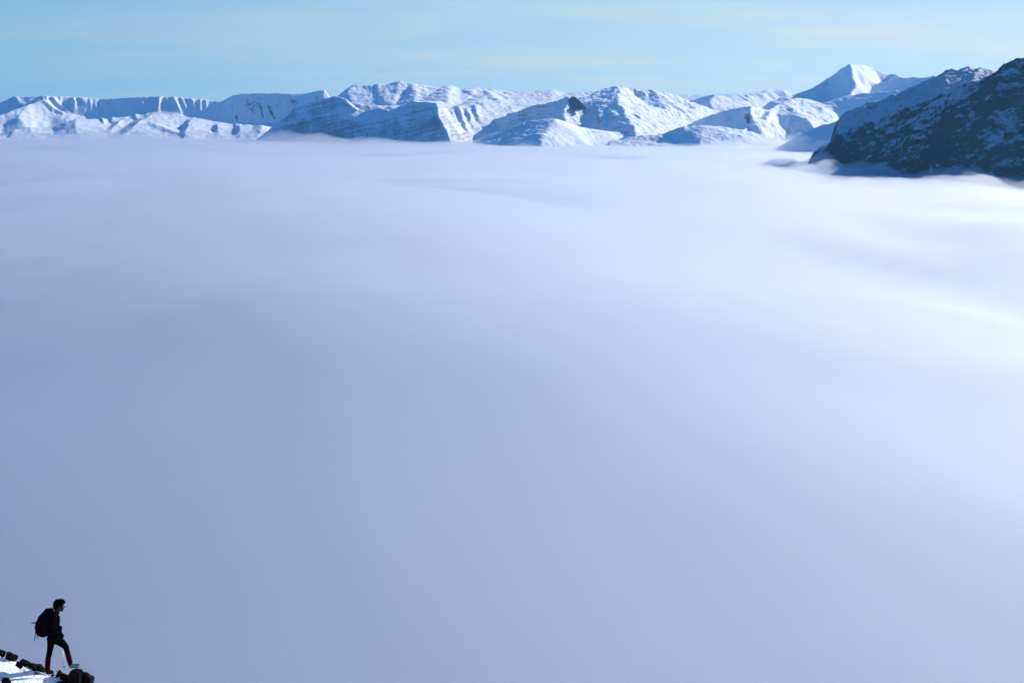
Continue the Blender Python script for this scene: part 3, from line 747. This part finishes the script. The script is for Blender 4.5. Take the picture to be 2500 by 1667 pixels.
bm = bmesh.new()                                          # jacket with collar and sleeves
chain(bm, [(540, 335, 0, 56), (515, 385, 0, 66)], 4)
chain(bm, [(500, 425, -0.13, 66), (500, 425, 0.13, 66)], 6)
chain(bm, [(490, 435, 0, 90), (497, 560, 0, 94), (500, 690, 0, 96), (478, 830, 0, 108), (500, 860, 0, 104)], 8, 1.3)
chain(bm, [(490, 425, -0.20, 56), (455, 610, -0.245, 46), (548, 652, -0.19, 37)], 8)
chain(bm, [(525, 425, 0.19, 56), (556, 620, 0.225, 46), (610, 745, 0.17, 37)], 8)
ball(bm, 590, 640, -0.05, 22, 60, 30)
fuse('jacket', bm, M_jacket, person, 0.012, 4)
bm = bmesh.new()                                          # knee breeches
chain(bm, [(440, 840, FAR, 90), (425, 950, FAR, 70), (405, 1080, FAR, 58), (386, 1170, FAR, 56)], 8)
chain(bm, [(530, 865, NEAR, 92), (620, 920, NEAR, 80), (708, 998, NEAR, 60), (735, 1090, NEAR, 54)], 8)
chain(bm, [(440, 840, 0, 92), (540, 850, 0, 88)], 5, 1.2)
fuse('trousers', bm, M_trous, person, 0.012, 4)
bm = bmesh.new(); chain(bm, [(384, 1165, FAR, 53), (368, 1270, FAR, 55), (360, 1420, FAR, 52)], 8)
fuse('sock', bm, M_sock, person, 0.012, 3)
bm = bmesh.new(); chain(bm, [(738, 1085, NEAR, 50), (765, 1200, NEAR, 56), (798, 1330, NEAR, 48)], 8)
fuse('sock', bm, M_sock, person, 0.012, 3)
bm = bmesh.new()                                          # rear boot, in the snow
chain(bm, [(362, 1405, FAR, 50), (366, 1465, FAR, 50), (420, 1480, FAR, 36), (455, 1484, FAR, 28)], 7, 0.9)
ball(bm, 400, 1506, FAR, 88, 46, 14)
fuse('boot', bm, M_boot, person, 0.010, 2)
bm = bmesh.new()                                          # front boot, toe raised on the outcrop
chain(bm, [(800, 1325, NEAR, 46), (815, 1372, NEAR, 46), (890, 1362, NEAR, 36), (955, 1350, NEAR, 24)], 7, 0.9)
ball(bm, 880, 1392, NEAR, 104, 44, 13, 0.14)
fuse('boot', bm, M_boot2, person, 0.010, 2)
for (zx, zy, dy) in ((590, 650, -0.19), (622, 800, 0.17)):   # dark gloves added over both hands to keep them in silhouette
    bm = bmesh.new(); hand(bm, zx, zy, dy, 1, 0, 10.5); ball(bm, zx, zy, dy, 36, 26, 40, 0.3)
    fuse('added_glove', bm, M_web, person, 0.007, 1)
bm = bmesh.new()                                          # thick dark hair
ball(bm, 570, 180, 0, 96, 80, 88, 0.1)
ball(bm, 530, 225, 0, 62, 76, 78)
for k, (a, b_, r) in enumerate(((660, 128, 26), (678, 150, 22), (640, 112, 30), (600, 106, 30), (540, 118, 34), (500, 160, 34), (488, 215, 30), (496, 262, 28), (690, 165, 14))):
    ball(bm, a, b_, 0.0, r, 44, r * 0.85)
fuse('hair', bm, M_hair, person, 0.011, 2)
for sgn in (-1, 1):
    bm = bmesh.new(); ball(bm, 657, 222, sgn * 0.034, 9, 10, 7)
    fuse('eye', bm, plain_mat('eye', (0.4, 0.4, 0.4), 0.3, 0.2), person, 0.004, 0)

pack = empty('backpack', Q(260, 830, 0))
tag(pack, 'bulging dark rucksack on the back of the walker', 'backpack')
bm = bmesh.new()
chain(bm, [(365, 370, 0, 92), (300, 480, 0, 128), (258, 610, 0, 140), (262, 690, 0, 128), (285, 730, 0, 96)], 8, 1.15)
chain(bm, [(400, 400, 0, 90), (390, 700, 0, 100)], 7, 1.3)
fuse('pack_body', bm, M_pack, pack, 0.014, 5)
bm = bmesh.new(); chain(bm, [(345, 330, 0, 58), (425, 318, 0, 52)], 6, 2.0); ball(bm, 300, 372, 0, 56, 120, 40, -0.7)
fuse('lid', bm, M_pack, pack, 0.014, 3)
for sgn in (-1, 1):
    bm = bmesh.new(); ball(bm, 300, 640, sgn * 0.19, 90, 40, 105, 0.2)
    fuse('side_pocket', bm, M_pack, pack, 0.012, 3)
    bm = bmesh.new(); chain(bm, [(430, 330, sgn * 0.12, 16), (520, 352, sgn * 0.12, 16), (585, 430, sgn * 0.13, 15), (588, 540, sgn * 0.13, 13), (548, 600, sgn * 0.15, 12), (430, 690, sgn * 0.18, 12)], 9, 1.6)
    fuse('shoulder_strap', bm, M_web, pack, 0.009, 1)
bm = bmesh.new(); chain(bm, [(390, 745, -0.17, 18), (500, 742, -0.19, 18), (590, 735, -0.10, 18), (612, 735, 0.0, 20), (590, 735, 0.10, 18), (500, 742, 0.19, 18), (390, 745, 0.17, 18)], 8)
fuse('hip_belt', bm, M_web, pack, 0.010, 1)
for pts in ([(132, 715, -0.03, 10), (128, 790, -0.03, 9), (112, 840, -0.03, 10), (104, 890, -0.03, 10)], [(168, 780, -0.08, 9), (162, 820, -0.08, 8), (180, 852, -0.08, 8)]):
    bm = bmesh.new(); chain(bm, pts, 8)
    fuse('loose_strap', bm, M_web, pack, 0.006, 0)
axe = empty('ice_axe', Q(150, 560, -0.02))
tag(axe, 'ice axe strapped to the rucksack with its pick poking out behind', 'ice axe')
bm = bmesh.new(); chain(bm, [(180, 532, -0.02, 15), (130, 543, -0.02, 14), (85, 549, -0.02, 11), (44, 551, -0.02, 8)], 8)
fuse('pick', bm, M_web, axe, 0.005, 0)
bm = bmesh.new(); chain(bm, [(150, 542, -0.02, 10), (122, 640, -0.02, 10), (150, 745, -0.02, 10)], 10)
fuse('shaft', bm, M_web, axe, 0.006, 0)

pole = empty('walking_pole', Q(684, 1430, 0.15))
tag(pole, 'thin walking pole with a pale green upper shaft between the legs of the walker', 'walking pole')
bm = bmesh.new(); chain(bm, [(628, 745, 0.17, 17), (640, 880, 0.165, 16)], 10)
fuse('grip', bm, M_web, pole, 0.008, 0)
bm = bmesh.new(); chain(bm, [(640, 880, 0.165, 22), (646, 1010, 0.16, 25), (656, 1190, 0.155, 17)], 16)
fuse('sleeve', bm, M_pale, pole, 0.008, 1)
bm = bmesh.new(); chain(bm, [(640, 1080, 0.16, 10), (664, 1280, 0.15, 9), (684, 1440, 0.14, 8)], 24)
fuse('shaft', bm, M_metal, pole, 0.006, 0)
bm = bmesh.new(); ball(bm, 677, 1385, 0.145, 26, 26, 7)
fuse('basket', bm, M_web, pole, 0.006, 0)

# ------------------------------------------------------------------ haze: the air between here and the far range
hz = bpy.data.meshes.new('haze')
bm = bmesh.new()
bmesh.ops.create_cube(bm, size=1.0)
for v in bm.verts:
    v.co = Vector((v.co.x * 64000, 20000 + v.co.y * 46000, (-565.0 if v.co.z < 0 else 1000.0)))
bm.to_mesh(hz); bm.free()
hz.materials.append(volume_mat('haze_volume', (0.20, 0.56, 1.0), 0.8e-5, 0.4))
haze = bpy.data.objects.new('haze', hz)
col.objects.link(haze)
tag(haze, 'thin blue air between the viewer and the far range', 'haze', kind='stuff')
